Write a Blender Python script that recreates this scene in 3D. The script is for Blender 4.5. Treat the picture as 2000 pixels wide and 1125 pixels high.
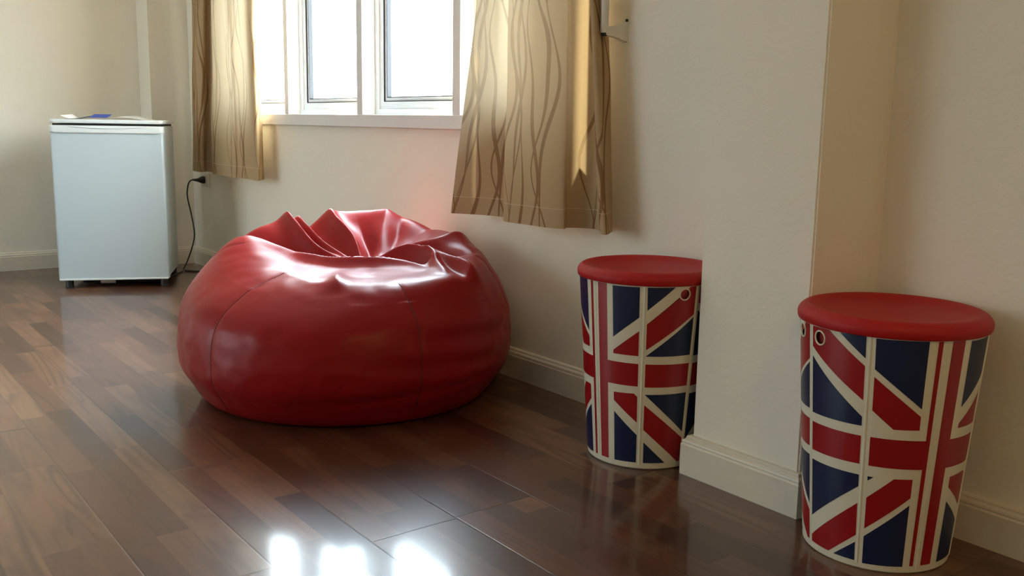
import bpy, bmesh, math, random
from mathutils import Vector, Matrix, noise
import numpy as np
random.seed(7)
D = bpy.data
for o in list(D.objects): D.objects.remove(o)
S = bpy.context.scene
COL = S.collection
R = math.radians

# ------------------------------------------------------------------ camera
cam = D.objects.new('camera', D.cameras.new('camera')); COL.objects.link(cam)
cam.data.sensor_width = 36; cam.data.lens = 1875.05 / 2000 * 36
cam.data.clip_start = 0.05
r_ = Vector((0.6027354, 0.79777441, 0.01631049)); u_ = Vector((-0.14459698, 0.08909813, 0.98547107)); f_ = Vector((-0.78473037, 0.59633675, -0.16905836))
cam.matrix_world = Matrix(((r_[0], u_[0], -f_[0], 0), (r_[1], u_[1], -f_[1], 0), (r_[2], u_[2], -f_[2], .85), (0, 0, 0, 1)))
S.camera = cam

# ------------------------------------------------------------------ light
S.view_settings.view_transform = 'Standard'; S.view_settings.look = 'None'; S.view_settings.gamma = 1
S.view_settings.exposure = 1.0
W = D.worlds.new('overcast_sky'); S.world = W; W.use_nodes = True
nt = W.node_tree; nt.nodes.clear()
wo = nt.nodes.new('ShaderNodeOutputWorld'); bg = nt.nodes.new('ShaderNodeBackground')
tc = nt.nodes.new('ShaderNodeTexCoord'); sx = nt.nodes.new('ShaderNodeSeparateXYZ'); cr = nt.nodes.new('ShaderNodeValToRGB')
nt.links.new(tc.outputs['Generated'], sx.inputs[0]); nt.links.new(sx.outputs[2], cr.inputs[0])
cr.color_ramp.elements[0].position = 0.0; cr.color_ramp.elements[0].color = (.42, .44, .45, 1)
cr.color_ramp.elements[1].position = 0.35; cr.color_ramp.elements[1].color = (.76, .90, 1, 1)
nt.links.new(cr.outputs[0], bg.inputs[0])
# brighter sky on the side of the sun, beyond the window wall
mr = nt.nodes.new('ShaderNodeMapRange'); nt.links.new(sx.outputs[1], mr.inputs[0])
mr.inputs[1].default_value = -.3; mr.inputs[2].default_value = .3; mr.inputs[3].default_value = 3.7; mr.inputs[4].default_value = 23.0
nt.links.new(mr.outputs[0], bg.inputs[1])
nt.links.new(bg.outputs[0], wo.inputs[0])

def portal(name, loc, rot, sx_, sy_):
    l = D.lights.new(name, 'AREA'); l.shape = 'RECTANGLE'; l.size = sx_; l.size_y = sy_
    l.cycles.is_portal = True
    o = D.objects.new(name, l); COL.objects.link(o); o.location = loc; o.rotation_euler = rot; return o
portal('window_portal', (-3.66, 2.05, 1.44), (R(-90), 0, 0), 2.75, 1.2)
portal('fill_door_portal', (-4.5, -3.28, 1.2), (R(90), 0, 0), 2.4, 2.3)
sun = D.lights.new('sun', 'SUN'); sun.energy = 100; sun.angle = R(1.5); sun.color = (1, .83, .54)
so = D.objects.new('sun', sun); COL.objects.link(so)
so.rotation_euler = Vector((1, -.27, -1.2)).to_track_quat('-Z', 'Y').to_euler()

# ------------------------------------------------------------------ helpers
def link(name, me, mats, parent=None, smooth=False):
    o = D.objects.new(name, me); COL.objects.link(o)
    for m in (mats if isinstance(mats, (list, tuple)) else [mats]): me.materials.append(m)
    if smooth:
        for p in me.polygons: p.use_smooth = True
    if parent: o.parent = parent
    return o
def bm_obj(name, bm, mats, parent=None, smooth=False, auto=None):
    me = D.meshes.new(name); bm.normal_update(); bm.to_mesh(me); bm.free()
    o = link(name, me, mats, parent, smooth)
    if auto is not None:
        for p in me.polygons: p.use_smooth = True
        try: me.set_sharp_from_angle(angle=R(auto))
        except Exception: pass
    return o
def empty(name, loc=(0, 0, 0), rz=0):
    o = D.objects.new(name, None); COL.objects.link(o); o.location = loc; o.rotation_euler = (0, 0, rz); o.empty_display_size = .1; return o
def tag(o, label=None, cat=None, group=None, kind=None):
    if label: o['label'] = label
    if cat: o['category'] = cat
    if group: o['group'] = group
    if kind: o['kind'] = kind
    return o
def add_box(bm, x0, x1, y0, y1, z0, z1, bev=0, seg=2):
    r = bmesh.ops.create_cube(bm, size=1)
    vs = r['verts']
    for v in vs:
        v.co = Vector(((x0 + x1) / 2 + v.co.x * (x1 - x0), (y0 + y1) / 2 + v.co.y * (y1 - y0), (z0 + z1) / 2 + v.co.z * (z1 - z0)))
    if bev:
        es = list({e for v in vs for e in v.link_edges})
        bmesh.ops.bevel(bm, geom=es, offset=bev, segments=seg, affect='EDGES', profile=.5)
def box(name, dims, mat, parent=None, bev=0, seg=2, kind=None):
    bm = bmesh.new(); add_box(bm, *dims, bev=bev, seg=seg)
    o = bm_obj(name, bm, mat, parent, auto=35 if bev else None)
    if kind: o['kind'] = kind
    return o
def catmull(P, n, closed=False):
    P = [Vector(p) for p in P]; out = []
    m = len(P)
    rng = range(m if closed else m - 1)
    for i in rng:
        p0 = P[(i - 1) % m] if closed or i > 0 else P[0] * 2 - P[1]
        p1 = P[i]; p2 = P[(i + 1) % m]
        p3 = P[(i + 2) % m] if closed or i + 2 < m else P[-1] * 2 - P[-2]
        for k in range(n):
            t = k / n
            out.append(.5 * ((2 * p1) + (p2 - p0) * t + (2 * p0 - 5 * p1 + 4 * p2 - p3) * t * t + (3 * p1 - p0 - 3 * p2 + p3) * t ** 3))
    if not closed: out.append(P[-1])
    return out
def add_tube(bm, pts, rad, n=10, caps=True):
    pts = [Vector(p) for p in pts]; rings = []
    t0 = (pts[1] - pts[0]).normalized(); a = t0.orthogonal().normalized()
    for i, p in enumerate(pts):
        t = (pts[min(i + 1, len(pts) - 1)] - pts[max(i - 1, 0)]).normalized()
        a = (a - t * a.dot(t)).normalized(); b = t.cross(a)
        rr = rad[i] if isinstance(rad, (list, tuple)) else rad
        rings.append([bm.verts.new(p + (a * math.cos(2 * math.pi * k / n) + b * math.sin(2 * math.pi * k / n)) * rr) for k in range(n)])
    for i in range(len(rings) - 1):
        for k in range(n): bm.faces.new((rings[i][k], rings[i][(k + 1) % n], rings[i + 1][(k + 1) % n], rings[i + 1][k]))
    if caps: bm.faces.new(rings[0][::-1]); bm.faces.new(rings[-1])
def add_lathe(bm, prof, n=96, c=(0, 0), close_top=True, close_bot=True):
    rings = []
    for r, z in prof:
        rings.append([bm.verts.new((c[0] + max(r, 1e-5) * math.cos(2 * math.pi * k / n), c[1] + max(r, 1e-5) * math.sin(2 * math.pi * k / n), z)) for k in range(n)])
    for i in range(len(rings) - 1):
        for k in range(n): bm.faces.new((rings[i][k], rings[i][(k + 1) % n], rings[i + 1][(k + 1) % n], rings[i + 1][k]))
    bmesh.ops.remove_doubles(bm, verts=bm.verts, dist=1e-5)
    bmesh.ops.recalc_face_normals(bm, faces=bm.faces)

# ------------------------------------------------------------------ node helper
class NB:
    def __init__(s, name):
        s.m = D.materials.new(name); s.m.use_nodes = True; s.t = s.m.node_tree; s.t.nodes.clear()
        s.out = s.t.nodes.new('ShaderNodeOutputMaterial')
    def n(s, ty, **kw):
        x = s.t.nodes.new(ty)
        for k, v in kw.items(): setattr(x, k, v)
        return x
    def set(s, inp, v):
        if isinstance(v, bpy.types.NodeSocket): s.t.links.new(v, inp)
        elif isinstance(v, (int, float)): inp.default_value = v
        else:
            inp.default_value = tuple(v) + ((1,) if len(v) == 3 and len(inp.default_value) == 4 else ())
    def math(s, op, a, b=None, c=None, clamp=False):
        x = s.n('ShaderNodeMath', operation=op, use_clamp=clamp)
        s.set(x.inputs[0], a)
        if b is not None: s.set(x.inputs[1], b)
        if c is not None: s.set(x.inputs[2], c)
        return x.outputs[0]
    def xyz(s, v):
        x = s.n('ShaderNodeSeparateXYZ'); s.set(x.inputs[0], v); return x.outputs
    def comb(s, a, b, c=0):
        x = s.n('ShaderNodeCombineXYZ'); s.set(x.inputs[0], a); s.set(x.inputs[1], b); s.set(x.inputs[2], c); return x.outputs[0]
    def noise(s, vec, scale, detail=4, rough=.55, dist=0):
        x = s.n('ShaderNodeTexNoise'); s.set(x.inputs['Vector'], vec); x.inputs['Scale'].default_value = scale
        x.inputs['Detail'].default_value = detail; x.inputs['Roughness'].default_value = rough; x.inputs['Distortion'].default_value = dist
        return x.outputs['Fac']
    def white(s, vec):
        x = s.n('ShaderNodeTexWhiteNoise', noise_dimensions='3D'); s.set(x.inputs['Vector'], vec); return x.outputs['Value']
    def mix(s, fac, a, b, mode='MIX'):
        x = s.n('ShaderNodeMix', data_type='RGBA', blend_type=mode); s.set(x.inputs[0], fac); s.set(x.inputs[6], a); s.set(x.inputs[7], b); return x.outputs[2]
    def ramp(s, fac, stops):
        x = s.n('ShaderNodeValToRGB'); s.set(x.inputs[0], fac); e = x.color_ramp.elements
        while len(e) < len(stops): e.new(.5)
        for i, (p, c) in enumerate(stops): e[i].position = p; e[i].color = tuple(c) + (1,)
        return x.outputs[0]
    def step(s, v, lo, hi):
        x = s.n('ShaderNodeMapRange', interpolation_type='SMOOTHSTEP'); s.set(x.inputs[0], v); x.inputs[1].default_value = lo; x.inputs[2].default_value = hi; return x.outputs[0]
    def bump(s, h, strength=.3, dist=.01):
        x = s.n('ShaderNodeBump'); x.inputs['Strength'].default_value = strength; x.inputs['Distance'].default_value = dist; s.set(x.inputs['Height'], h); return x.outputs[0]
    def obj(s): return s.n('ShaderNodeTexCoord').outputs['Object']
    def uv(s): return s.n('ShaderNodeTexCoord').outputs['UV']
    def princ(s, col, rough=.5, normal=None, **kw):
        p = s.n('ShaderNodeBsdfPrincipled'); s.set(p.inputs['Base Color'], col); s.set(p.inputs['Roughness'], rough)
        if normal is not None: s.set(p.inputs['Normal'], normal)
        for k, v in kw.items(): s.set(p.inputs[k], v)
        s.t.links.new(p.outputs[0], s.out.inputs[0]); return p
def plain(name, col, rough=.5, nscale=60, var=.06, bump=.05, **kw):
    b = NB(name); nz = b.noise(b.obj(), nscale, 3)
    c = b.mix(nz, tuple(x * (1 - var) for x in col), tuple(min(1, x * (1 + var)) for x in col))
    b.princ(c, rough, b.bump(nz, bump, .002), **kw); return b.m

# ------------------------------------------------------------------ materials
def wall_mat():
    b = NB('cream_wall_paint'); v = b.obj()
    big = b.noise(v, 1.3, 3); mid = b.noise(v, 45, 5, .6); fine = b.noise(v, 220, 3, .6)
    c = b.mix(big, (.825, .775, .655), (.85, .805, .685))
    c = b.mix(b.math('MULTIPLY', b.step(b.noise(v, 5, 6, .7), .62, .8), .12), c, (.6, .5, .37))
    h = b.math('ADD', b.math('MULTIPLY', mid, .8), b.math('MULTIPLY', fine, .25))
    b.princ(c, .62, b.bump(h, .35, .0035), **{'Specular IOR Level': .35}); return b.m
M_wall = wall_mat()
M_ceil = plain('white_ceiling_paint', (.74, .72, .66), .8, 30)
M_base = plain('cream_gloss_trim_paint', (.70, .65, .53), .38, 35, .05, .15)
M_sillpaint = plain('white_window_trim_paint', (.74, .73, .71), .45, 30, .03, .05)
M_upvc = plain('white_window_plastic', (.82, .84, .86), .35, 20, .02, .02)
M_gasket = plain('black_rubber_gasket', (.015, .017, .02), .6)
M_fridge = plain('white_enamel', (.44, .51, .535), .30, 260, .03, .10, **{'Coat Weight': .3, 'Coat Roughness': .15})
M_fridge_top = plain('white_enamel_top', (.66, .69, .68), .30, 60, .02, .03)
M_black = plain('black_plastic', (.012, .012, .013), .45)
M_darkgap = plain('near_black_matte', (.02, .02, .02), .8)
M_paper = plain('white_paper', (.82, .82, .80), .7, 20)
M_bluepaper = plain('blue_printed_paper', (.015, .07, .45), .5, 20)
M_ivory = plain('ivory_plastic', (.74, .70, .55), .38, 15, .03, .02)
M_redprint = plain('red_print', (.31, .0035, .006), .36, 18, .06, .02)
M_navyprint = plain('navy_print', (.006, .015, .058), .36, 18, .15, .02)
M_redplastic = plain('red_plastic', (.40, .007, .007), .5, 320, .08, .25, **{'Specular IOR Level': .3})
M_maroon = plain('maroon_inner_plastic', (.22, .01, .012), .5)
M_whiteplastic = plain('aged_white_plastic', (.70, .66, .56), .4)
M_metalrod = plain('white_enamelled_rod', (.68, .65, .58), .3)

def glass_mat():
    b = NB('window_glass')
    t = b.n('ShaderNodeBsdfTransparent'); t.inputs[0].default_value = (.96, .98, .98, 1)
    g = b.n('ShaderNodeBsdfGlossy'); g.inputs['Roughness'].default_value = .02
    lw = b.n('ShaderNodeLayerWeight'); lw.inputs[0].default_value = .5
    sch = b.math('MULTIPLY_ADD', b.math('POWER', lw.outputs['Facing'], 5), .96, .04)
    nz = b.noise(b.obj(), 3, 2)
    fac = b.math('MULTIPLY', sch, b.math('ADD', b.math('MULTIPLY', nz, .1), .85))
    m = b.n('ShaderNodeMixShader'); b.set(m.inputs[0], fac); b.t.links.new(t.outputs[0], m.inputs[1]); b.t.links.new(g.outputs[0], m.inputs[2])
    b.t.links.new(m.outputs[0], b.out.inputs[0]); return b.m
M_glass = glass_mat()

def floor_mat():
    b = NB('laminate_plank_floor'); v = b.obj(); X, Y, Z = b.xyz(v)
    BW, SW, SL, BL = .21, .07, .52, 1.56
    ry = b.math('DIVIDE', b.math('SUBTRACT', Y, .688), BW); row = b.math('FLOOR', ry)
    off = b.math('MULTIPLY', b.white(b.comb(row, 3.7, 1.1)), BL)
    # joints of the two rows seen clearly in the window light
    isr = b.math('COMPARE', row, 1.0, .1); off = b.math('ADD', b.math('MULTIPLY', off, b.math('SUBTRACT', 1, isr)), b.math('MULTIPLY', isr, BL * 3 - 1.643 + 0.0))
    isr2 = b.math('COMPARE', row, -1.0, .1); off = b.math('ADD', b.math('MULTIPLY', off, b.math('SUBTRACT', 1, isr2)), b.math('MULTIPLY', isr2, BL * 3 - 1.65))
    bx = b.math('DIVIDE', b.math('SUBTRACT', X, off), BL); bi = b.math('FLOOR', bx)
    # strips
    sy = b.math('DIVIDE', b.math('SUBTRACT', Y, .688), SW); srow = b.math('FLOOR', sy)
    soff = b.math('MULTIPLY', b.white(b.comb(srow, bi, 5.3)), SL)
    fx = b.math('MULTIPLY', b.math('FRACT', bx), BL)
    sx_ = b.math('DIVIDE', b.math('ADD', fx, soff), SL); si = b.math('FLOOR', sx_)
    idv = b.comb(si, srow, b.math('ADD', bi, .5))
    rnd = b.white(idv); rnd2 = b.white(b.comb(srow, si, b.math('ADD', bi, 7.5)))
    # grain
    gx = b.math('ADD', X, b.math('MULTIPLY', rnd, 13)); gy = b.math('ADD', Y, b.math('MULTIPLY', rnd2, 7))
    gv = b.comb(b.math('MULTIPLY', gx, .55), b.math('MULTIPLY', gy, 7), rnd)
    g1 = b.noise(gv, 1.4, 1.5, .4, .25)
    fib = b.noise(b.comb(b.math('MULTIPLY', gx, 2.2), b.math('MULTIPLY', gy, 45), 0), 1, 1, .5)
    wav = b.math('MULTIPLY_ADD', b.math('SINE', b.math('ADD', b.math('MULTIPLY', g1, 62), b.math('MULTIPLY', fib, 1.2))), .5, .5)
    lines = b.math('POWER', wav, 3.0)
    lamp = b.step(b.noise(b.comb(b.math('MULTIPLY', gx, 1.1), b.math('MULTIPLY', gy, 5), 2.0), 1.2, 2, .5), .35, .65)
    lines = b.math('MULTIPLY', lines, b.math('MULTIPLY_ADD', lamp, .75, .25))
    g2 = b.noise(b.comb(b.math('MULTIPLY', gx, 5), b.math('MULTIPLY', gy, 95), 0), 1, 1.5, .5)
    g3 = b.noise(b.comb(b.math('MULTIPLY', gx, 2.4), b.math('MULTIPLY', gy, 9), 0), 1.3, 3, .5)
    base = b.ramp(rnd, [(0, (.050, .018, .009)), (.3, (.092, .034, .016)), (.65, (.13, .053, .025)), (1, (.195, .092, .046))])
    c = b.mix(b.math('MULTIPLY', lines, .72), base, (.050, .022, .013))
    c = b.mix(b.math('MULTIPLY', b.step(g2, .40, .75), .20), c, (.05, .022, .012))
    c = b.mix(b.math('MULTIPLY', b.step(g3, .40, .75), .55), c, (.085, .034, .022))
    # strip borders
    fy = b.math('FRACT', sy); ds = b.math('MINIMUM', fy, b.math('SUBTRACT', 1, fy))
    # board grooves
    fby = b.math('FRACT', ry); db = b.math('MULTIPLY', b.math('MINIMUM', fby, b.math('SUBTRACT', 1, fby)), BW)
    fbx = b.math('FRACT', bx); dx = b.math('MULTIPLY', b.math('MINIMUM', fbx, b.math('SUBTRACT', 1, fbx)), BL)
    dg = b.math('MINIMUM', db, dx)
    groove = b.math('SUBTRACT', 1, b.step(dg, .0004, .0013))
    c = b.mix(b.math('MULTIPLY', groove, .8), c, (.02, .01, .008))
    lip = b.step(dg, .0004, .0032)
    sc = b.noise(b.comb(b.math('MULTIPLY', X, 9), b.math('MULTIPLY', Y, 26), 0), 1, 5, .6)
    big = b.noise(b.comb(b.math('MULTIPLY', X, 3), b.math('MULTIPLY', Y, 10), 0), 1, 1)
    h = b.math('ADD', b.math('MULTIPLY', lip, 1.0), b.math('MULTIPLY', big, .02))
    smudge = b.noise(v, 2.3, 3, .6)
    rough = b.math('ADD', .30, b.math('ADD', b.math('MULTIPLY', smudge, .05), b.math('MULTIPLY', b.math('SUBTRACT', sc, .5), .0)))
    b.princ(c, rough, b.bump(h, .35, .0012), **{'Specular IOR Level': .22, 'Coat Weight': .62, 'Coat Roughness': .11, 'Coat IOR': 1.5}); return b.m
M_floor = floor_mat()

def vinyl_mat():
    b = NB('red_vinyl'); v = b.obj()
    n1 = b.noise(v, 3, 3); n2 = b.noise(v, 420, 2, .6); n3 = b.noise(v, 24, 4, .6)
    c = b.mix(n1, (.25, .0045, .0055), (.285, .0055, .0065))
    h = b.math('ADD', b.math('MULTIPLY', n2, .10), b.math('MULTIPLY', n3, .45))
    b.princ(c, .34, b.bump(h, .2, .003), **{'Specular IOR Level': .22}); return b.m
M_vinyl = vinyl_mat()
M_thread = plain('dark_red_thread', (.10, .008, .010), .7)

def curtain_mat():
    b = NB('wavy_line_curtain_cloth'); U_, V_, _ = b.xyz(b.uv())
    P = .34; rr = random.Random(11); mask = None
    for k in range(7):
        u0 = rr.random() * P; a1 = rr.uniform(.018, .048); w1 = rr.uniform(5, 11); p1 = rr.random() * 6.3
        a2 = rr.uniform(.004, .012); w2 = rr.uniform(16, 26); p2 = rr.random() * 6.3
        s1 = b.math('MULTIPLY', b.math('SINE', b.math('MULTIPLY_ADD', V_, w1, p1)), a1)
        s2 = b.math('MULTIPLY', b.math('SINE', b.math('MULTIPLY_ADD', V_, w2, p2)), a2)
        d = b.math('SUBTRACT', b.math('SUBTRACT', b.math('SUBTRACT', U_, u0), s1), s2)
        d = b.math('FLOORED_MODULO', b.math('ADD', d, P / 2), P)
        d = b.math('ABSOLUTE', b.math('SUBTRACT', d, P / 2))
        wd = b.math('MULTIPLY_ADD', b.math('SINE', b.math('MULTIPLY_ADD', V_, rr.uniform(6, 10), rr.random() * 6)), .0026, rr.uniform(.0034, .0058))
        q = b.math('DIVIDE', d, wd); m = b.math('SUBTRACT', 1, b.step(q, .8, 1.15))
        mask = m if mask is None else b.math('MAXIMUM', mask, m)
    wv = b.noise(b.comb(b.math('MULTIPLY', U_, 60), b.math('MULTIPLY', V_, 900), 0), 1, 2)
    wu = b.noise(b.comb(b.math('MULTIPLY', U_, 900), b.math('MULTIPLY', V_, 50), 0), 1, 2)
    c0 = b.mix(wv, (.43, .30, .165), (.50, .365, .215)); c0 = b.mix(b.math('MULTIPLY', wu, .3), c0, (.38, .28, .17))
    c = b.mix(mask, c0, (.25, .14, .062))
    hem = b.math('SUBTRACT', 1, b.step(V_, .0565, .0575))
    st = b.math('MULTIPLY', b.step(V_, .0560, .0566), b.math('SUBTRACT', 1, b.step(V_, .0580, .0586)))
    c = b.mix(b.math('MULTIPLY', st, .35), c, (.75, .66, .5))
    df = b.n('ShaderNodeBsdfDiffuse'); b.set(df.inputs[0], c); bp = b.bump(b.math('ADD', wv, wu), .25, .0008); b.set(df.inputs['Normal'], bp)
    tl = b.n('ShaderNodeBsdfTranslucent'); b.set(tl.inputs[0], b.mix(.5, c, (.74, .64, .44)))
    mx = b.n('ShaderNodeMixShader'); b.set(mx.inputs[0], b.math('MULTIPLY_ADD', hem, -.05, .08))
    b.t.links.new(df.outputs[0], mx.inputs[1]); b.t.links.new(tl.outputs[0], mx.inputs[2]); b.t.links.new(mx.outputs[0], b.out.inputs[0])
    return b.m
M_curtain = curtain_mat()

# ------------------------------------------------------------------ setting
XL, YB, YF, XR, ZC = -5.875, 1.935, -3.2, 1.7, 2.6
def boxes(name, lst, mat, kind='structure'):
    bm = bmesh.new()
    for d in lst: add_box(bm, *d)
    o = bm_obj(name, bm, mat); o['kind'] = kind; return o
boxes('floor', [(XL - .2, XR + .2, YF - .2, YB + .15, -.08, 0)], M_floor)
boxes('ceiling', [(XL - .2, XR + .2, YF - .2, YB + .15, ZC, ZC + .1)], M_ceil)
WX0, WX1, WZ0, WZ1 = -5.03, -2.30, .83, 2.04
boxes('wall_back', [(XL - .15, WX0, YB, YB + .11, 0, ZC), (WX1, XR + .15, YB, YB + .11, 0, ZC), (WX0, WX1, YB, YB + .11, 0, WZ0), (WX0, WX1, YB, YB + .11, WZ1, ZC)], M_wall)
boxes('wall_left', [(XL - .15, XL, YF - .15, YB, 0, ZC)], M_wall)
boxes('wall_right', [(XR, XR + .15, YF - .15, YB, 0, ZC)], M_wall)
GX0, GX1, GZ1 = -5.7, -3.3, 2.35
boxes('wall_front', [(XL, GX0, YF - .12, YF, 0, ZC), (GX1, XR, YF - .12, YF, 0, ZC), (GX0, GX1, YF - .12, YF, GZ1, ZC)], M_wall)
boxes('wall_corner', [(XL, -5.67, 1.712, YB, 0, ZC)], M_wall)
PX0, PX1, PX2, PY = -1.537, -1.226, -1.196, 1.735
bm = bmesh.new()
q = [(PX0, YB), (PX0, PY), (PX1, PY), (PX2, YB)]
lo = [bm.verts.new((x, y, 0)) for x, y in q]; hi = [bm.verts.new((x, y, ZC)) for x, y in q]
for i in range(4): bm.faces.new((lo[i], lo[(i + 1) % 4], hi[(i + 1) % 4], hi[i]))
bm.faces.new(lo[::-1]); bm.faces.new(hi); bmesh.ops.recalc_face_normals(bm, faces=bm.faces)
vert = [e for e in bm.edges if abs(e.verts[0].co.z - e.verts[1].co.z) > 1 and e.verts[0].co.y < 1.8]
bmesh.ops.bevel(bm, geom=vert, offset=.004, segments=3, affect='EDGES')
bm_obj('wall_pillar', bm, M_wall, auto=40)['kind'] = 'structure'

PROF = [(.0, 0), (.020, 0), (.020, .076), (.0185, .0785), (.0175, .0800), (.0180, .0840), (.0165, .0880), (.0120, .0905), (.0105, .0925), (.0105, .0955), (.0080, .0985), (0, .1000)]
def baseboard(name, path):
    """path runs with the room on its right-hand side"""
    bm = bmesh.new(); P = [Vector(p).to_2d() if len(p) == 3 else Vector(p) for p in path]
    n = len(P); rows = []
    for i, p in enumerate(P):
        def nrm(a, b): d = (b - a).normalized(); return Vector((d.y, -d.x))
        if i == 0: m = nrm(P[0], P[1])
        elif i == n - 1: m = nrm(P[-2], P[-1])
        else:
            a, b_ = nrm(P[i - 1], P[i]), nrm(P[i], P[i + 1]); m = (a + b_); m = m / (m.dot(a))
        rows.append([bm.verts.new((p.x + m.x * d, p.y + m.y * d, z)) for d, z in PROF])
    k = len(PROF)
    for i in range(n - 1):
        for j in range(k - 1): bm.faces.new((rows[i][j], rows[i][j + 1], rows[i + 1][j + 1], rows[i + 1][j]))
        bm.faces.new((rows[i][k - 1], rows[i][0], rows[i + 1][0], rows[i + 1][k - 1]))
    bm.faces.new(rows[0]); bm.faces.new(rows[-1][::-1]); bmesh.ops.recalc_face_normals(bm, faces=bm.faces)
    o = bm_obj(name, bm, M_base, auto=25); o['kind'] = 'structure'; return o
baseboard('baseboard_left', [(XL, YF), (XL, 1.712), (-5.67, 1.712), (-5.67, YB), (PX0 - .0005, YB)])
baseboard('baseboard_pillar', [(PX0, YB - .022), (PX0, PY), (PX1, PY), (PX2 - .003, YB - .022)])
baseboard('baseboard_back', [(PX2, YB), (XR, YB), (XR, YF)])

# window_1: inner trim, mullions, sashes
w1 = empty('window_1'); w1['kind'] = 'structure'
YS = 1.985
bm = bmesh.new(); add_box(bm, WX0, WX1 + .02, 1.913, YS + .05, .8255, .8755, .0015, 1)
bm_obj('window_sill', bm, M_sillpaint, w1, auto=30)
MUL = [(-5.03, -4.985), (-4.310, -4.268), (-3.597, -3.549), (-2.888, -2.839), (-2.30, -2.25)]
for a, c_ in MUL[:4]:
    box('mullion', (a, c_, 1.915, YS + .02, .8757, WZ1), M_sillpaint, w1, .0012, 1)
box('head_rail', (WX0, WX1 - .001, 1.915, YS + .04, WZ1 - .05, WZ1 + .02), M_sillpaint, w1, .0015, 1)
def rect_ring(bm, x0, x1, z0, z1, w, y0, y1):
    add_box(bm, x0, x0 + w, y0, y1, z0, z1); add_box(bm, x1 - w, x1, y0, y1, z0, z1)
    add_box(bm, x0 + w, x1 - w, y0, y1, z0, z0 + w); add_box(bm, x0 + w, x1 - w, y0, y1, z1 - w, z1)
for i in range(4):
    x0, x1 = MUL[i][1], MUL[i + 1][0]; z0, z1 = .8757, WZ1 - .05
    bm = bmesh.new(); rect_ring(bm, x0, x1, z0, z1, .022, YS - .01, YS + .05); rect_ring(bm, x0 + .022, x1 - .022, z0 + .022, z1 - .022, .030, YS, YS + .05)
    sash = bm_obj('sash', bm, M_upvc, w1)
    bm = bmesh.new(); rect_ring(bm, x0 + .0515, x1 - .0515, z0 + .0515, z1 - .0515, .0045, YS + .0005, YS + .006); rect_ring(bm, x0 + .068, x1 - .068, z0 + .068, z1 - .068, .004, YS + .006, YS + .025)
    bm_obj('gasket', bm, M_gasket, sash)
    bm = bmesh.new(); rect_ring(bm, x0 + .052, x1 - .052, z0 + .052, z1 - .052, .016, YS + .0055, YS + .05)
    bm_obj('glazing_bead', bm, M_upvc, sash)
    bm = bmesh.new(); add_box(bm, x0 + .06, x1 - .06, YS + .025, YS + .030, z0 + .06, z1 - .06)
    bm_obj('pane', bm, M_glass, sash)
for x, y1 in ((-3.60, 2.098),):
    box('sun_block_fin', (x, x + .04, 2.046, y1, WZ0 - .05, WZ1 + .1), M_upvc, w1)  # fin added outside to keep stray sun off the floor
# unseen glazed door, added behind the camera to let in fill light
d1 = empty('fill_door_1'); d1['kind'] = 'structure'
for k in range(2):
    a = GX0 + k * (GX1 - GX0) / 2; c_ = a + (GX1 - GX0) / 2
    bm = bmesh.new(); rect_ring(bm, a, c_, 0, GZ1, .07, YF - .09, YF - .03)
    fr = bm_obj('fill_door_frame', bm, M_upvc, d1)
    bm = bmesh.new(); add_box(bm, a + .07, c_ - .07, YF - .063, YF - .057, .07, GZ1 - .07); bm_obj('pane', bm, M_glass, fr)

# ------------------------------------------------------------------ curtains
TOP_R = [(-2.629, 1.83), (-2.606, 1.85), (-2.584, 1.87), (-2.56, 1.89), (-2.500, 1.898), (-2.478, 1.880), (-2.462, 1.845), (-2.440, 1.820), (-2.405, 1.812), (-2.324, 1.815), (-2.263, 1.815), (-2.205, 1.825), (-2.176, 1.838), (-2.190, 1.855), (-2.176, 1.866), (-2.157, 1.885), (-2.138, 1.904), (-2.118, 1.89), (-2.10, 1.855), (-2.082, 1.833), (-2.070, 1.838), (-2.078, 1.86), (-2.088, 1.89), (-2.092, 1.915)]
BOT_R = [(-2.717, 1.80), (-2.671, 1.83), (-2.624, 1.855), (-2.572, 1.872), (-2.490, 1.886), (-2.468, 1.868), (-2.448, 1.830), (-2.424, 1.803), (-2.388, 1.795), (-2.309, 1.8), (-2.222, 1.8), (-2.174, 1.81), (-2.150, 1.825), (-2.168, 1.845), (-2.165, 1.865), (-2.140, 1.890), (-2.100, 1.902), (-2.060, 1.88), (-2.024, 1.85), (-1.994, 1.828), (-1.975, 1.832), (-1.99, 1.855), (-2.01, 1.88), (-2.025, 1.90)]
TOP_L = [(-5.338, 1.85), (-5.208, 1.835), (-5.151, 1.85), (-5.173, 1.88), (-5.121, 1.885), (-5.061, 1.855), (-4.963, 1.83), (-4.85, 1.825), (-4.76, 1.822), (-4.735, 1.84), (-4.69, 1.85), (-4.589, 1.84), (-4.485, 1.83), (-4.473, 1.85), (-4.545, 1.895)]
BOT_L = [(-5.423, 1.85), (-5.288, 1.835), (-5.258, 1.85), (-5.284, 1.885), (-5.218, 1.89), (-5.123, 1.855), (-5.037, 1.83), (-4.861, 1.825), (-4.694, 1.82), (-4.665, 1.83), (-4.611, 1.835), (-4.501, 1.83), (-4.438, 1.825), (-4.46, 1.85), (-4.528, 1.895)]
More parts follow.
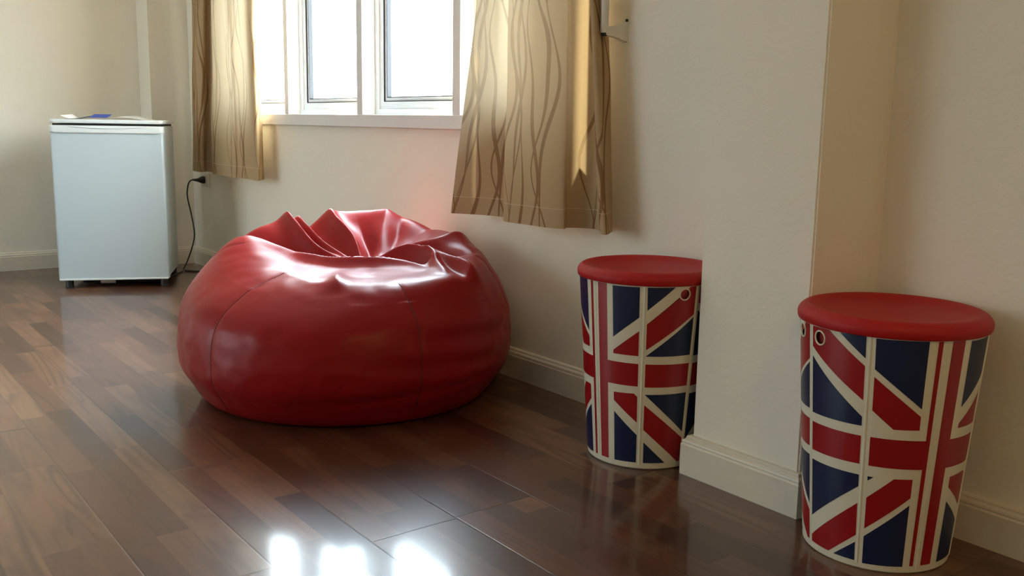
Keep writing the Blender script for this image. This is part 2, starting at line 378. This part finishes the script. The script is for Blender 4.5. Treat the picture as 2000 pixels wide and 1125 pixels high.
def curtain(name, top, bot, zb, zref, seed, label):
    A = catmull([(x, y, 0) for x, y in top], 8); B = catmull([(x, y, 0) for x, y in bot], 8)
    zt = 2.30; nz = 90; n = len(A); bm = bmesh.new(); uvl = bm.loops.layers.uv.new('UVMap')
    us = [0]
    for i in range(1, n): us.append(us[-1] + (B[i] - B[i - 1]).length * .5 + (A[i] - A[i - 1]).length * .5)
    rows = []
    for j in range(nz + 1):
        z = zb + (zt - zb) * j / nz; t = min((z - zb) / (zref - zb), 1); e = t
        ex = max(0, z - zref)
        row = []
        for i in range(n):
            p = B[i].lerp(A[i], e)
            wob = .006 * noise.noise(Vector((us[i] * 5 + seed, z * 2.2, 0))) + .0025 * noise.noise(Vector((us[i] * 14 + seed, z * 5, 3)))
            row.append(bm.verts.new((p.x + wob * .6, p.y + wob, z)))
        rows.append(row)
    for j in range(nz):
        for i in range(n - 1):
            f = bm.faces.new((rows[j][i], rows[j][i + 1], rows[j + 1][i + 1], rows[j + 1][i]))
            for l, (ii, jj) in zip(f.loops, ((i, j), (i + 1, j), (i + 1, j + 1), (i, j + 1))): l[uvl].uv = (us[ii], (zt - zb) * jj / nz)
    o = bm_obj(name, bm, M_curtain, smooth=True)
    tag(o, label, 'curtain', 'curtains at the window')
    return o
curtain('curtain', TOP_R, BOT_R, .546, 1.21, 3.1, 'beige wavy-lined curtain hanging nearer the pillar, wider and partly sunlit')
curtain('curtain', TOP_L, BOT_L, .558, 1.43, 9.4, 'beige wavy-lined curtain hanging beside the white fridge, narrower and far one')
# warm lamp added on the ceiling, out of view, to warm the niche
cl = empty('added_fill_lamp', (.75, .45, ZC)); tag(cl, 'round warm fill lamp added on the ceiling out of view', 'ceiling lamp')
b = NB('warm_fill_glow'); em = b.n('ShaderNodeEmission'); em.inputs[0].default_value = (1, .64, .25, 1); em.inputs[1].default_value = 26; b.t.links.new(em.outputs[0], b.out.inputs[0]); M_fill_glow = b.m
bm = bmesh.new(); add_lathe(bm, [(0, 0), (.17, 0), (.17, -.03), (.15, -.035), (0, -.035)], 48); bm_obj('fill_lamp_base', bm, M_whiteplastic, cl, auto=40)
bm = bmesh.new(); add_lathe(bm, [(.15, -.036), (.145, -.055), (.11, -.078), (.05, -.09), (0, -.092)], 48); bm_obj('fill_lamp_shade', bm, M_fill_glow, cl, smooth=True)
# rod the curtains hang from (above the frame)
cr_ = empty('curtain_rod', (0, 0, 0)); tag(cr_, 'white curtain rod fixed above the window', 'curtain rod')
bm = bmesh.new(); add_tube(bm, [(-5.5, 1.865, 2.31), (-2.09, 1.865, 2.31)], .012, 14); bm_obj('rod', bm, M_metalrod, cr_, auto=40)
for x in (-5.45, -3.6, -2.12):
    bm = bmesh.new(); add_box(bm, x - .01, x + .01, 1.87, YB, 2.30, 2.32, .002, 1); bm_obj('bracket', bm, M_whiteplastic, cr_)

# vertical white rod with wall bracket beside the right-hand curtain
tr = empty('vertical_rod', (-2.056, 1.872, 1.1)); tag(tr, 'slim white vertical rod with small wall bracket at curtain edge by pillar', 'rod')
def loc_bm(fn, name, mat, parent, auto=35):
    bm = bmesh.new(); fn(bm)
    for v in bm.verts: v.co -= parent.location
    return bm_obj(name, bm, mat, parent, auto=auto)
loc_bm(lambda bm: (add_tube(bm, [(-2.052, 1.868, 1.103), (-2.052, 1.868, 2.25)], .0115, 16)), 'rod', M_metalrod, tr)
def brk(bm):
    # tapered arm: narrow at the rod, wide at the wall
    a = [(-2.046, 1.866), (-2.034, 1.934)]
    q = [((-2.050, 1.866), .011, .009), ((-2.042, 1.905), .017, .010), ((-2.036, 1.930), .026, .011), ((-2.035, 1.9348), .030, .012)]
    rings = []
    for (x, y), h, w in q:
        rings.append([bm.verts.new((x + dx * w, y, 1.108 + dz * h)) for dx, dz in ((-1, -1), (1, -1), (1, 1), (-1, 1))])
    for i in range(3):
        for k in range(4): bm.faces.new((rings[i][k], rings[i][(k + 1) % 4], rings[i + 1][(k + 1) % 4], rings[i + 1][k]))
    bm.faces.new(rings[0][::-1]); bm.faces.new(rings[-1]); bmesh.ops.recalc_face_normals(bm, faces=bm.faces)
loc_bm(brk, 'bracket', M_whiteplastic, tr)
loc_bm(lambda bm: add_tube(bm, [(-2.050, 1.866, 1.094), (-2.050, 1.866, 1.106)], .0085, 14), 'end_cap', M_darkgap, tr)
for zz in (1.140, 1.084): loc_bm(lambda bm: add_tube(bm, [(-2.030, 1.9344, zz), (-2.030, 1.9300, zz)], .004, 10), 'screw', M_darkgap, tr)

# ------------------------------------------------------------------ fridge
FW, FD, FH = .522, .461, .835
ang = .4261
fr = empty('fridge', (-5.1158, 1.0542, 0))
# local x: along the front (left to right), local y: depth away
ux = Vector((math.sin(ang), math.cos(ang), 0)); dv = Vector((-math.cos(ang), math.sin(ang), 0))
fr.rotation_euler = (0, 0, math.atan2(ux.y, ux.x))
tag(fr, 'small white fridge standing in the corner with papers on top', 'fridge')
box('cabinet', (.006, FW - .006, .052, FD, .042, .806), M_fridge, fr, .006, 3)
def rounded_slab(bm, x0, x1, y0, y1, z0, z1, rc, re):
    # plan corners rounded rc at the front only, edges rounded re
    pts = []
    for cx, cy, a0 in ((x0 + rc, y0 + rc, 180), (x1 - rc, y0 + rc, 270)):
        for k in range(9): a = R(a0 + 90 * k / 8); pts.append((cx + rc * math.cos(a), cy + rc * math.sin(a)))
    pts += [(x1, y1), (x0, y1)]
    lo = [bm.verts.new((x, y, z0)) for x, y in pts]; hi = [bm.verts.new((x, y, z1)) for x, y in pts]
    n = len(pts)
    for i in range(n): bm.faces.new((lo[i], lo[(i + 1) % n], hi[(i + 1) % n], hi[i]))
    f1 = bm.faces.new(lo[::-1]); f2 = bm.faces.new(hi)
    es = list({e for f in (f1, f2) for e in f.edges})
    bmesh.ops.bevel(bm, geom=es, offset=re, segments=3, affect='EDGES', profile=.5)
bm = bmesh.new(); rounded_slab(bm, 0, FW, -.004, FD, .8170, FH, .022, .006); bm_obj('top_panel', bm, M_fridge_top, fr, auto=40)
box('gap_shade', (.012, FW - .012, .012, FD - .01, .803, .8150), M_darkgap, fr)  # near-black block stands in for the shade in the gap below the top
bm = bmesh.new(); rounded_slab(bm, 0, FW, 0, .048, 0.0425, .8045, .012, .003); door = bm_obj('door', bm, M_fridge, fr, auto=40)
bm = bmesh.new(); rounded_slab(bm, -.002, FW + .002, -.006, .046, .7705, .8055, .020, .006); bm_obj('handle_trim', bm, M_fridge_top, door, auto=40)
bm = bmesh.new()
pts = catmull([(.09, -.0068, .801), (.18, -.0075, .795), (.26, -.0078, .793), (.35, -.0075, .795), (.43, -.0068, .801)], 8)
add_tube(bm, pts, .0016, 8); bm_obj('handle_lip', bm, M_fridge_top, door, auto=60)
box('bottom_strip', (.004, FW - .004, -.003, .03, .0405, .0500), M_fridge_top, door, .002, 2)
for x, y in ((.042, .035), (FW - .03, .035), (.042, FD - .04), (FW - .03, FD - .04)):
    bm = bmesh.new(); add_lathe(bm, [(0, 0), (.020, 0), (.021, .004), (.019, .006), (.019, .043), (0, .043)], 24)
    for v in bm.verts: v.co += Vector((x, y, 0))
    bm_obj('foot', bm, M_black, fr, auto=35)
box('under_block', (.09, FW - .03, .10, FD - .03, .012, .044), M_black, fr, .006, 2)  # black block set back beneath the cabinet
bm = bmesh.new(); add_tube(bm, [(.18, .085, .022), (.25, .085, .022)], .012, 12); bm_obj('base_roller', bm, M_whiteplastic, fr, auto=40)

def on_fridge(x, y, z): return fr.location + ux * x + dv * y + Vector((0, 0, z))
def sheet(name, corners, zf, mat, label, cat, n=18, th=.0006, group=None):
    bm = bmesh.new(); G = []
    for j in range(n + 1):
        row = []
        for i in range(n + 1):
            s, t = i / n, j / n
            x = (corners[0][0] * (1 - s) + corners[1][0] * s) * (1 - t) + (corners[3][0] * (1 - s) + corners[2][0] * s) * t
            y = (corners[0][1] * (1 - s) + corners[1][1] * s) * (1 - t) + (corners[3][1] * (1 - s) + corners[2][1] * s) * t
            row.append(bm.verts.new(on_fridge(x, y, FH + .0006 + max(0, zf(s, t)))))
        G.append(row)
    for j in range(n):
        for i in range(n): bm.faces.new((G[j][i], G[j][i + 1], G[j + 1][i + 1], G[j + 1][i]))
    r = bmesh.ops.extrude_face_region(bm, geom=list(bm.faces))
    for v in [g for g in r['geom'] if isinstance(g, bmesh.types.BMVert)]: v.co.z += th
    bmesh.ops.recalc_face_normals(bm, faces=bm.faces)
    o = bm_obj(name, bm, mat, smooth=False, auto=50); tag(o, label, cat, group); return o
sheet('paper_leaflet', [(.040, .06), (.158, .055), (.162, .25), (.055, .27)], lambda s, t: .034 * abs(2 * s - .75) ** 1.5 * (.7 + .3 * t) * (1 if s < .375 else .4) + .0015, M_paper, 'white leaflet with a curled corner, leftmost paper on the fridge top', 'leaflet')
sheet('blue_leaflet', [(.165, .09), (.25, .08), (.255, .20), (.17, .21)], lambda s, t: .008 + .017 * t, M_bluepaper, 'small blue leaflet lying between the white papers on the fridge', 'leaflet', th=.001)
sheet('paper_sheet', [(.262, .04), (.43, .03), (.45, .32), (.28, .34)], lambda s, t: .014 * math.sin(math.pi * s) * (1 - .6 * s) + (.004 + .012 * t) * (1 - s), M_paper, 'broad white paper sheet with a raised wave, to the right on fridge top', 'paper')

# ------------------------------------------------------------------ socket and cord
so_ = empty('wall_socket', (-5.452, YB, .503)); tag(so_, 'cream wall socket under the far curtain with a black plug', 'socket')
bm = bmesh.new(); add_box(bm, -.062, .062, -.010, 0, -.041, .041, .004, 3); bm_obj('face_plate', bm, M_whiteplastic, so_, auto=35)
bm = bmesh.new(); add_box(bm, -.035, .035, -.0125, -.008, -.028, .028, .003, 2); bm_obj('socket_insert', bm, M_whiteplastic, so_, auto=35)
cord = empty('power_cord', (-5.32, 1.74, 0)); tag(cord, 'black power cord hanging from wall socket down behind the fridge', 'power cord')
cp = [(-5.452, 1.880, .503), (-5.480, 1.866, .503), (-5.510, 1.857, .490), (-5.530, 1.853, .46), (-5.534, 1.850, .403), (-5.48, 1.851, .303), (-5.41, 1.840, .206), (-5.40, 1.823, .135), (-5.415, 1.795, .048), (-5.38, 1.76, .012), (-5.335, 1.735, .005), (-5.28, 1.69, .005), (-5.22, 1.645, .0045), (-5.19, 1.57, .0045), (-5.25, 1.45, .0045)]
loc_bm(lambda bm: add_tube(bm, catmull(cp, 8), .0042, 8), 'cable', M_black, cord, 60)
cp2 = [(-5.36, 1.75, .0045), (-5.31, 1.79, .0045), (-5.24, 1.838, .0045), (-5.1, 1.86, .0045), (-4.9, 1.85, .0045), (-4.7, 1.80, .0045)]
cord2 = empty('extension_cord', (-5.3, 1.8, 0)); tag(cord2, 'black cable lying on the floor along the wall behind the beanbag', 'cable')
loc_bm(lambda bm: add_tube(bm, catmull([(p[0], p[1] + .012, p[2]) for p in cp2], 8), .0042, 8), 'cable', M_black, cord2, 60)
def plug(bm):
    add_tube(bm, [(-5.452, 1.9225, .503), (-5.452, 1.912, .503), (-5.452, 1.900, .503), (-5.453, 1.888, .503), (-5.458, 1.878, .503), (-5.474, 1.868, .503)], [.021, .021, .017, .011, .008, .006], 20)
loc_bm(plug, 'plug', M_black, cord, 40)

# ------------------------------------------------------------------ beanbag
BC = Vector((-2.70, 1.40)); BU = Vector((.460, .888)).normalized(); BV = Vector((-.888, .460)).normalized()
RIM = {-90: (.345, .392), -65: (.37, .398), -42: (.41, .410), -20: (.41, .435), 12: (.385, .470), 40: (.37, .500), 66: (.345, .532), 84: (.335, .540), 102: (.33, .530), 113: (.33, .500), 128: (.36, .508), 146: (.375, .488), 162: (.345, .468), 180: (.29, .438), -160: (.25, .412), -138: (.25, .402), -114: (.29, .394)}
EQ = {-90: (.505, .20), -45: (.515, .20), 0: (.518, .215), 45: (.520, .24), 90: (.500, .26), 120: (.505, .25), 150: (.515, .22), 180: (.518, .20), -135: (.51, .19)}
BASE = {-90: .425, -45: .43, 0: .43, 45: .44, 90: .44, 135: .44, 180: .445, -135: .435}
def per(tab, k=None):
    ks = sorted(tab); xs = np.array([ks[-1] - 360] + ks + [ks[0] + 360, ks[1] + 360]); 
    xs = np.array([ks[-2] - 360] + list(xs))
    vs = [tab[ks[-2]], tab[ks[-1]]] + [tab[q] for q in ks] + [tab[ks[0]], tab[ks[1]]]
    vs = np.array([v if k is None else v[k] for v in vs], float)
    def f(a):
        a = (a + 180) % 360 - 180
        i = int(np.searchsorted(xs, a) - 1); i = max(1, min(i, len(xs) - 3))
        t = (a - xs[i]) / (xs[i + 1] - xs[i])
        m0 = (vs[i + 1] - vs[i - 1]) / (xs[i + 1] - xs[i - 1]) * (xs[i + 1] - xs[i]); m1 = (vs[i + 2] - vs[i]) / (xs[i + 2] - xs[i]) * (xs[i + 1] - xs[i])
        return (2 * t ** 3 - 3 * t * t + 1) * vs[i] + (t ** 3 - 2 * t * t + t) * m0 + (-2 * t ** 3 + 3 * t * t) * vs[i + 1] + (t ** 3 - t * t) * m1
    return f
rimR, rimZ, eqR, eqZ, baR = per(RIM, 0), per(RIM, 1), per(EQ, 0), per(EQ, 1), per(BASE)
CC = (.045, .035)   # pinch point in the local plan
#  ridge: plan polyline (u, v), height, left width, right width
RIDGES = [
    ([(-.02, .035), (-.112, .105), (-.173, .205), (-.211, .300), (-.268, .350)], [.02, .045, .052, .032, .005], .024),
    ([(0, .045), (-.072, .115), (-.126, .20), (-.163, .285)], [.01, .034, .044, .026], .017),
    ([(.045, .045), (.019, .136), (-.031, .226), (-.057, .310), (-.075, .38)], [.012, .045, .045, .022, 0], .023),
    ([(.075, .10), (.112, .194), (.139, .320), (.15, .40)], [.005, .020, .020, 0], .050),
    ([(.080, .035), (.197, .060), (.278, .050), (.355, .095), (.43, .12)], [.015, .030, .034, .022, 0], .035),
    ([(.22, -.05), (.268, -.089), (.321, -.165), (.366, -.225), (.40, -.27)], [.0, .020, .026, .018, 0], .022),
    ([(.08, -.003), (.178, .000), (.244, -.075), (.270, -.200), (.285, -.27)], [.012, .044, .044, .022, 0], .021),
    ([(-.17, .03), (-.094, -.030), (-.03, -.075), (.06, -.100), (.169, -.115), (.24, -.19)], [.0, .020, .030, .034, .028, 0], .022),
    ([(-.02, -.14), (-.03, -.24), (-.03, -.33), (-.03, -.38)], [.0, .014, .018, 0], .028),
    ([(-.34, .20), (-.26, .115), (-.17, .04), (-.10, -.02)], [.0, .010, .012, .008], .028),
]
CREASES = [
    ([(-.01, .04), (-.092, .112), (-.149, .205), (-.185, .285)], [0, .020, .024, .010], .011),
    ([(.10, .06), (.16, .20), (.19, .30)], [0, .022, .006], .028),
    ([(.03, .02), (-.05, .04), (-.16, .10), (-.30, .20), (-.40, .26)], [.01, .03, .040, .030, 0], .030),
    ([(.04, .05), (-.05, .13), (-.11, .22), (-.135, .32)], [.01, .03, .035, .010], .024),
    ([(.05, .05), (.07, .13), (.055, .21), (.04, .28)], [.01, .034, .030, 0], .030),
    ([(.06, .04), (.17, .14), (.26, .23), (.33, .30)], [.01, .022, .018, 0], .045),
    ([(.07, .02), (.19, .030), (.30, -.02), (.40, -.08)], [.01, .020, .026, 0], .022),
    ([(.05, -.02), (.13, -.050), (.21, -.095), (.25, -.14)], [.012, .050, .058, .0], .024),
    ([(-.05, .00), (0, -.035), (.08, -.05), (.15, -.075)], [.01, .034, .036, .02], .022),
    ([(.27, -.12), (.315, -.21), (.345, -.30)], [.0, .018, 0], .020),
]
def dist_poly(px, py, poly, hs):
    best = 1e9; hh = 0
    for i in range(len(poly) - 1):
        ax, ay = poly[i]; bx, by = poly[i + 1]
        dx, dy = bx - ax, by - ay; t = ((px - ax) * dx + (py - ay) * dy) / (dx * dx + dy * dy); t = max(0, min(1, t))
        d = math.hypot(px - ax - dx * t, py - ay - dy * t)
        if d < best: best = d; hh = hs[i] * (1 - t) + hs[i + 1] * t
    return best, hh
def smooth_poly(poly, hs):
    c3 = catmull([(p[0], p[1], h) for p, h in zip(poly, hs)], 5)
    return [(p.x, p.y) for p in c3], [p.z for p in c3]
RID = [(*smooth_poly(p, h), w, 1) for p, h, w in RIDGES] + [(*smooth_poly(p, h), w, -1) for p, h, w in CREASES]
SEAMS = [(-139, .040), (-67, .03), (-14, .03), (75, .03), (120, .03), (165, .03)]
def bag_point(a_deg, s, disp=True):
    """s: 0 pinch point .. 1 rim .. 2 equator .. 3 floor contact edge"""
    a = R(a_deg); ca, sa = math.cos(a), math.sin(a)
    lf = math.exp(-((abs(a_deg + 180 if a_deg < 0 else a_deg - 180)) / 55) ** 2)
    rr, rz, er, ez, br = rimR(a_deg), rimZ(a_deg), eqR(a_deg), eqZ(a_deg), baR(a_deg)
    P = [(0.0, .415), (.33 * rr, .415 + .18 * (rz - .415)), (.70 * rr, .415 + .64 * (rz - .415)), (rr, rz),
         (rr + .45 * (er - rr), rz - (.215 - lf * .105) * (rz - ez)), (rr + (.86 + .03 * lf) * (er - rr), rz - (.58 - .10 * lf) * (rz - ez)), (er, ez), (er - .004, ez * .62), (br + .45 * (er - br), ez * .27), (br, .010), (br - .03, .0)]
    S_ = [0, .33, .70, 1.0, 1.3, 1.65, 2.0, 2.3, 2.6, 2.92, 3.0]
    i = max(0, min(len(S_) - 2, int(np.searchsorted(S_, s, side='right') - 1)))
    t = (s - S_[i]) / (S_[i + 1] - S_[i])
    def cm(k):
        p1, p2 = P[i][k], P[i + 1][k]
        m = lambda j: ((P[min(j + 1, len(P) - 1)][k] - P[max(j - 1, 0)][k]) / (S_[min(j + 1, len(P) - 1)] - S_[max(j - 1, 0)]) if j > 0 or k == 1 else (P[1][0] - P[0][0]) / .33)
        h = S_[i + 1] - S_[i]; m0 = m(i) * h; m1 = m(i + 1) * h
        return (2 * t ** 3 - 3 * t * t + 1) * p1 + (t ** 3 - 2 * t * t + t) * m0 + (-2 * t ** 3 + 3 * t * t) * p2 + (t ** 3 - t * t) * m1
    rho, z = cm(0), cm(1)
    w = max(0, 1 - s)            # pinch offset fades to the rim
    u = rho * ca + CC[0] * w; v = rho * sa + CC[1] * w
    if disp:
        top = max(0, min(1, (1.5 - s) / .5)); top = top * top * (3 - 2 * top)
        if top > 0:
            add = 0; sub = 0
            for poly, hs, wd, sg in RID:
                d, h = dist_poly(u, v, poly, hs)
                if d > wd * 3.2: continue
                if sg > 0: add = max(add, 0) + h * math.exp(-(d / wd) ** 1.35)
                else: sub += h * math.exp(-(d / wd) ** 1.5)
            add = min(add, .075)
            z += (add - sub) * top
        nz = noise.noise(Vector((u * 9, v * 9, z * 9))) * .0025 + noise.noise(Vector((u * 22, v * 22, z * 30))) * .0018
        rad = math.hypot(u, v)
        # slack folds low on the right-hand side
        if s > 1.2:
            g = math.exp(-((a_deg + 45) / 26) ** 2)
            nz += g * (.0050 * math.sin(z * 78 + a_deg * .045) * math.exp(-((z - .24) / .10) ** 2))
            g2 = math.exp(-((a_deg + 72) / 40) ** 2)
            nz += g2 * -.006 * math.exp(-((z - (.095 + (a_deg + 80) * .0006)) / .016) ** 2)
            g3 = math.exp(-((a_deg + 152) / 16) ** 2)
            nz += g3 * .0012 * math.sin(z * 60 + 1.0)
        for sa_, _ in SEAMS:
            dd = abs((a_deg - sa_ + 180) % 360 - 180)
            if s > .9: nz -= .0035 * math.exp(-(dd / .8) ** 2) * min(1, (s - .9) * 4) * max(0, min(1, (2.9 - s) * 2)); nz -= .0016 * math.exp(-(dd / 5) ** 2) * min(1, (s - .9) * 3) * max(0, min(1, (2.8 - s) * 2))
        k = min(1, s * 1.2) * max(0, min(1, (3 - s) * 3))
        if rad > 1e-6: u += u / rad * nz * k; v += v / rad * nz * k
        if s < 1.3: z += nz * .6 * min(1, s * 2)
    p = BC + BU * u + BV * v
    return Vector((p.x, min(p.y, 1.933), max(z, 0)))
bag = empty('beanbag', (BC.x, BC.y, 0)); tag(bag, 'large round red vinyl beanbag slumped against the wall below the window', 'beanbag')
NA, NS = 400, 170
bm = bmesh.new(); rings = []
cen = bm.verts.new(bag_point(0, 0) - bag.location)
for j in range(1, NS + 1):
    s = 3 * (j / NS) if j > 1 else .012
    rings.append([bm.verts.new(bag_point(360 * i / NA - 180, s) - bag.location) for i in range(NA)])
for i in range(NA): bm.faces.new((cen, rings[0][i], rings[0][(i + 1) % NA]))
for j in range(NS - 1):
    for i in range(NA): bm.faces.new((rings[j][i], rings[j + 1][i], rings[j + 1][(i + 1) % NA], rings[j][(i + 1) % NA]))
bm.faces.new(rings[-1][::-1])
bmesh.ops.recalc_face_normals(bm, faces=bm.faces)
bm_obj('body', bm, M_vinyl, bag, smooth=True)
for k, (sa_, s0) in enumerate(SEAMS):
    bm = bmesh.new(); 
    ss = [1.0 + 1.75 * i / 150 for i in range(151)]
    pts = [bag_point(sa_, s_) - bag.location for s_ in ss]
    add_tube(bm, pts, .0017, 6); bm_obj('seam', bm, M_thread, bag, auto=60)

# ------------------------------------------------------------------ flag baskets
R0, R1, HB = .143, .1767, .4718
def cone_r(z): return R0 + (R1 - R0) * z / HB
def cyl(al, z, d=0):
    a = R(al); r = cone_r(z) + d
    return Vector((r * math.cos(a), r * math.sin(a), z))
HOLES = [(77.3, .451), (-80.3, .449)]
HR = .0125
RIBS = [0, 45, 90, -45, -90, 135, 180, -135]
def poly_mesh(bm, loops, off, zsplit=.03, rib=False):
    """loops: list of closed 2D loops (alpha, z); fills them, cuts in strips, wraps on the cone"""
    t = bmesh.new()
    for lp in loops:
        vs = [t.verts.new((a * .0029, z, 0)) for a, z in lp]
        for i in range(len(vs)): t.edges.new((vs[i], vs[(i + 1) % len(vs)]))
    bmesh.ops.triangle_fill(t, use_beauty=True, use_dissolve=False, edges=t.edges)
    amin = min(a for lp in loops for a, z in lp); amax = max(a for lp in loops for a, z in lp)
    cuts = [k * 2.5 for k in range(math.ceil(amin / 2.5), math.floor(amax / 2.5) + 1)]
    if rib:
        for r0 in RIBS + [-180]: cuts += [r0 - 1.1, r0 - .75, r0 - .35, r0 + .35, r0 + .75, r0 + 1.1]
    for c in sorted(set(cuts)):
        if amin < c < amax:
            bmesh.ops.bisect_plane(t, geom=list(t.verts) + list(t.edges) + list(t.faces), plane_co=(c * .0029, 0, 0), plane_no=(1, 0, 0), dist=1e-7)
    mp = {}
    for v in t.verts:
        al = v.co.x / .0029; d = off
        if rib:
            dd = min(abs((al - r0 + 180) % 360 - 180) for r0 in RIBS)
            d += .0016 * max(0, 1 - (dd / 1.1) ** 2) if dd < 1.1 else 0
        mp[v] = bm.verts.new(cyl(al, v.co.y, d))
    for f in t.faces:
        try: bm.faces.new([mp[v] for v in f.verts])
        except ValueError: pass
    t.free()
def circle(a0, z0, r, n=28): return [(a0 + math.degrees(r * math.cos(2 * math.pi * k / n) / cone_r(z0)), z0 + r * math.sin(2 * math.pi * k / n)) for k in range(n)]
E_ = 87.9
NAVY = [[(-64.5, .470), (-47.6, .471), (-47.4, .428)], [(-E_, .409), (-47.4, .313), (-47.4, .295), (-E_, .293)], [(-E_, .195), (-47.2, .196), (-47.1, .172), (-E_, .074)], [(-47.1, .055), (-46.9, .016), (-64.1, .016)],
        [(-41.9, .469), (-11.7, .470), (-11.5, .339), (-41.5, .410)], [(-41.4, .196), (-37.4, .196), (-41.3, .187)], [(-41.2, .071), (-11.8, .145), (-11.5, .016), (-41.0, .014)],
        [(18.2, .467), (40.8, .468), (41.0, .393), (18.5, .338)], [(19.4, .146), (42.0, .091), (42.0, .018), (19.6, .017)],
        [(46.9, .468), (68.9, .469), (47.3, .411)], [(E_, .393), (E_, .297), (47.2, .296)], [(47.9, .198), (E_, .200), (E_, .096)], [(48.6, .073), (70.8, .018), (48.9, .018)]]
RED = [[(-E_, .469), (-72.3, .470), (-47.5, .413), (-47.4, .346), (-E_, .428)], [(-E_, .274), (-47.4, .275), (-47.3, .218), (-E_, .215)], [(-47.1, .137), (-46.9, .070), (-68.6, .017), (-E_, .018), (-E_, .033)],
       [(-41.5, .395), (-11.5, .324), (-11.3, .297), (-27.6, .296), (-41.4, .329)], [(-41.2, .152), (-24.2, .197), (-11.8, .198), (-11.7, .160), (-41.2, .087)],
       [(-6.1, .470), (-3.1, .470), (-3.1, .017), (-6.1, .017), (-6.1, .218), (-41.4, .218), (-41.4, .276), (-6.1, .276)],
       [(3.2, .470), (12.6, .470), (12.6, .276), (41.4, .276), (41.5, .218), (12.6, .218), (12.6, .017), (3.2, .017)],
       [(18.7, .305), (41.2, .359), (41.2, .296), (18.7, .296)], [(19.0, .197), (38.3, .199), (41.4, .191), (41.6, .124), (19.2, .175)],
       [(47.3, .377), (78.0, .454), (82.0, .4695), (E_, .4695), (E_, .400), (47.5, .312)], [(47.5, .276), (E_, .276), (E_, .218), (47.6, .217)], [(47.9, .171), (E_, .080), (E_, .018), (84.5, .018), (48.0, .106)]]
def inside(p, poly):
    c = False; n = len(poly)
    for i in range(n):
        (x1, y1), (x2, y2) = poly[i], poly[(i + 1) % n]
        if (y1 > p[1]) != (y2 > p[1]) and p[0] < (x2 - x1) * (p[1] - y1) / (y2 - y1) + x1: c = not c
    return c
def make_basket():
    root = empty('flag_basket')
    # body: outer wall with four finger holes, foot and inner wall
    bm = bmesh.new()
    rect = [(-179.99, .012), (179.99, .012), (179.99, HB), (-179.99, HB)]
    holes = [circle(a, z, HR) for a, z in HOLES] + [circle(a - 180 if a > 0 else a + 180, z, HR) for a, z in HOLES]
    poly_mesh(bm, [rect] + holes, 0, rib=True)
    add_lathe(bm, [(.0001, .004), (R0 - .012, .004), (R0 - .008, .0), (R0 - .004, .0), (R0 - .0005, .003), (cone_r(.012), .012)], 144)
    bmesh.ops.remove_doubles(bm, verts=bm.verts, dist=1e-5)
    body = bm_obj('body', bm, [M_ivory, M_navyprint, M_redprint], root, auto=30)
    bm = bmesh.new(); add_lathe(bm, [(.0001, .014), (cone_r(.014) - .006, .014), (cone_r(HB) - .006, HB - .001)], 96); bm_obj('inner_wall', bm, M_maroon, root, smooth=True)
    # flag print, one piece per colour field, on the front and on the back
    for half in (0, 180):
        for polys, mat, nm in ((NAVY, M_navyprint, 'navy_print'), (RED, M_redprint, 'red_print')):
            bm = bmesh.new()
            for pl in polys:
                loops = [pl]
                for a, z in HOLES:
                    if inside((a, z), pl): loops.append(circle(a, z, HR + .0028))
                t = bmesh.new(); poly_mesh(t, loops, .0005)
                if half:
                    bmesh.ops.rotate(t, verts=t.verts, cent=(0, 0, 0), matrix=Matrix.Rotation(math.pi, 3, 'Z'))
                me = D.meshes.new('t'); t.to_mesh(me); t.free(); bm.from_mesh(me); D.meshes.remove(me)
            bmesh.ops.recalc_face_normals(bm, faces=bm.faces)
            me = D.meshes.new('t'); bm.to_mesh(me); bm.free(); k0 = len(body.data.polygons)
            b2_ = bmesh.new(); b2_.from_mesh(body.data); n0 = len(b2_.faces); b2_.from_mesh(me); b2_.faces.ensure_lookup_table()
            slot = 1 if nm == 'navy_print' else 2
            for f in b2_.faces[n0:]: f.material_index = slot; f.smooth = True
            b2_.to_mesh(body.data); b2_.free(); D.meshes.remove(me)
        for a, z in HOLES:
            pts = [cyl(al + half, zz, .0010) for al, zz in circle(a, z, HR + .0012, 32)]
            bm = bmesh.new(); pts.append(pts[0]); pts.append(pts[1]); add_tube(bm, pts, .0017, 8, False); bm_obj('hole_rim', bm, M_ivory, body, smooth=True)
    # dished lid
    bm = bmesh.new()
    prof = [(.0001, .4868), (.06, .4874), (.105, .4892), (.130, .4925), (.146, .4975), (.156, .5010), (.163, .5020), (.170, .5008), (.1765, .4965), (.1815, .490), (.1834, .4835), (.1828, .4765), (.1815, .4722), (.1795, .4712), (.1780, .4725), (.1775, .478), (.1700, .4795), (.0001, .4795)]
    sp = []
    P3 = catmull([(r, z, 0) for r, z in prof[:15]], 3); prof2 = [(p.x, p.y) for p in P3] + prof[15:]
    add_lathe(bm, prof2, 160); bm_obj('lid', bm, M_redplastic, root, auto=50)
    return root
b1 = make_basket(); b1.location = (-1.7285, 1.754, 0); b1.rotation_euler = (0, 0, R(-92.6))
tag(b1, 'red-lidded flag-print basket standing behind the pillar, between pillar and window', 'basket', 'flag-print baskets with red lids')
def copy_tree(o, parent=None):
    c = o.copy(); COL.objects.link(c); c.parent = parent
    for ch in o.children: copy_tree(ch, c)
    return c
b2 = copy_tree(b1); b2.location = (-1.0410, 1.750, 0); b2.rotation_euler = (0, 0, R(-25.4))
tag(b2, 'red-lidded flag-print basket standing in the niche, nearest the camera', 'basket', 'flag-print baskets with red lids')
bpy.context.view_layer.update()
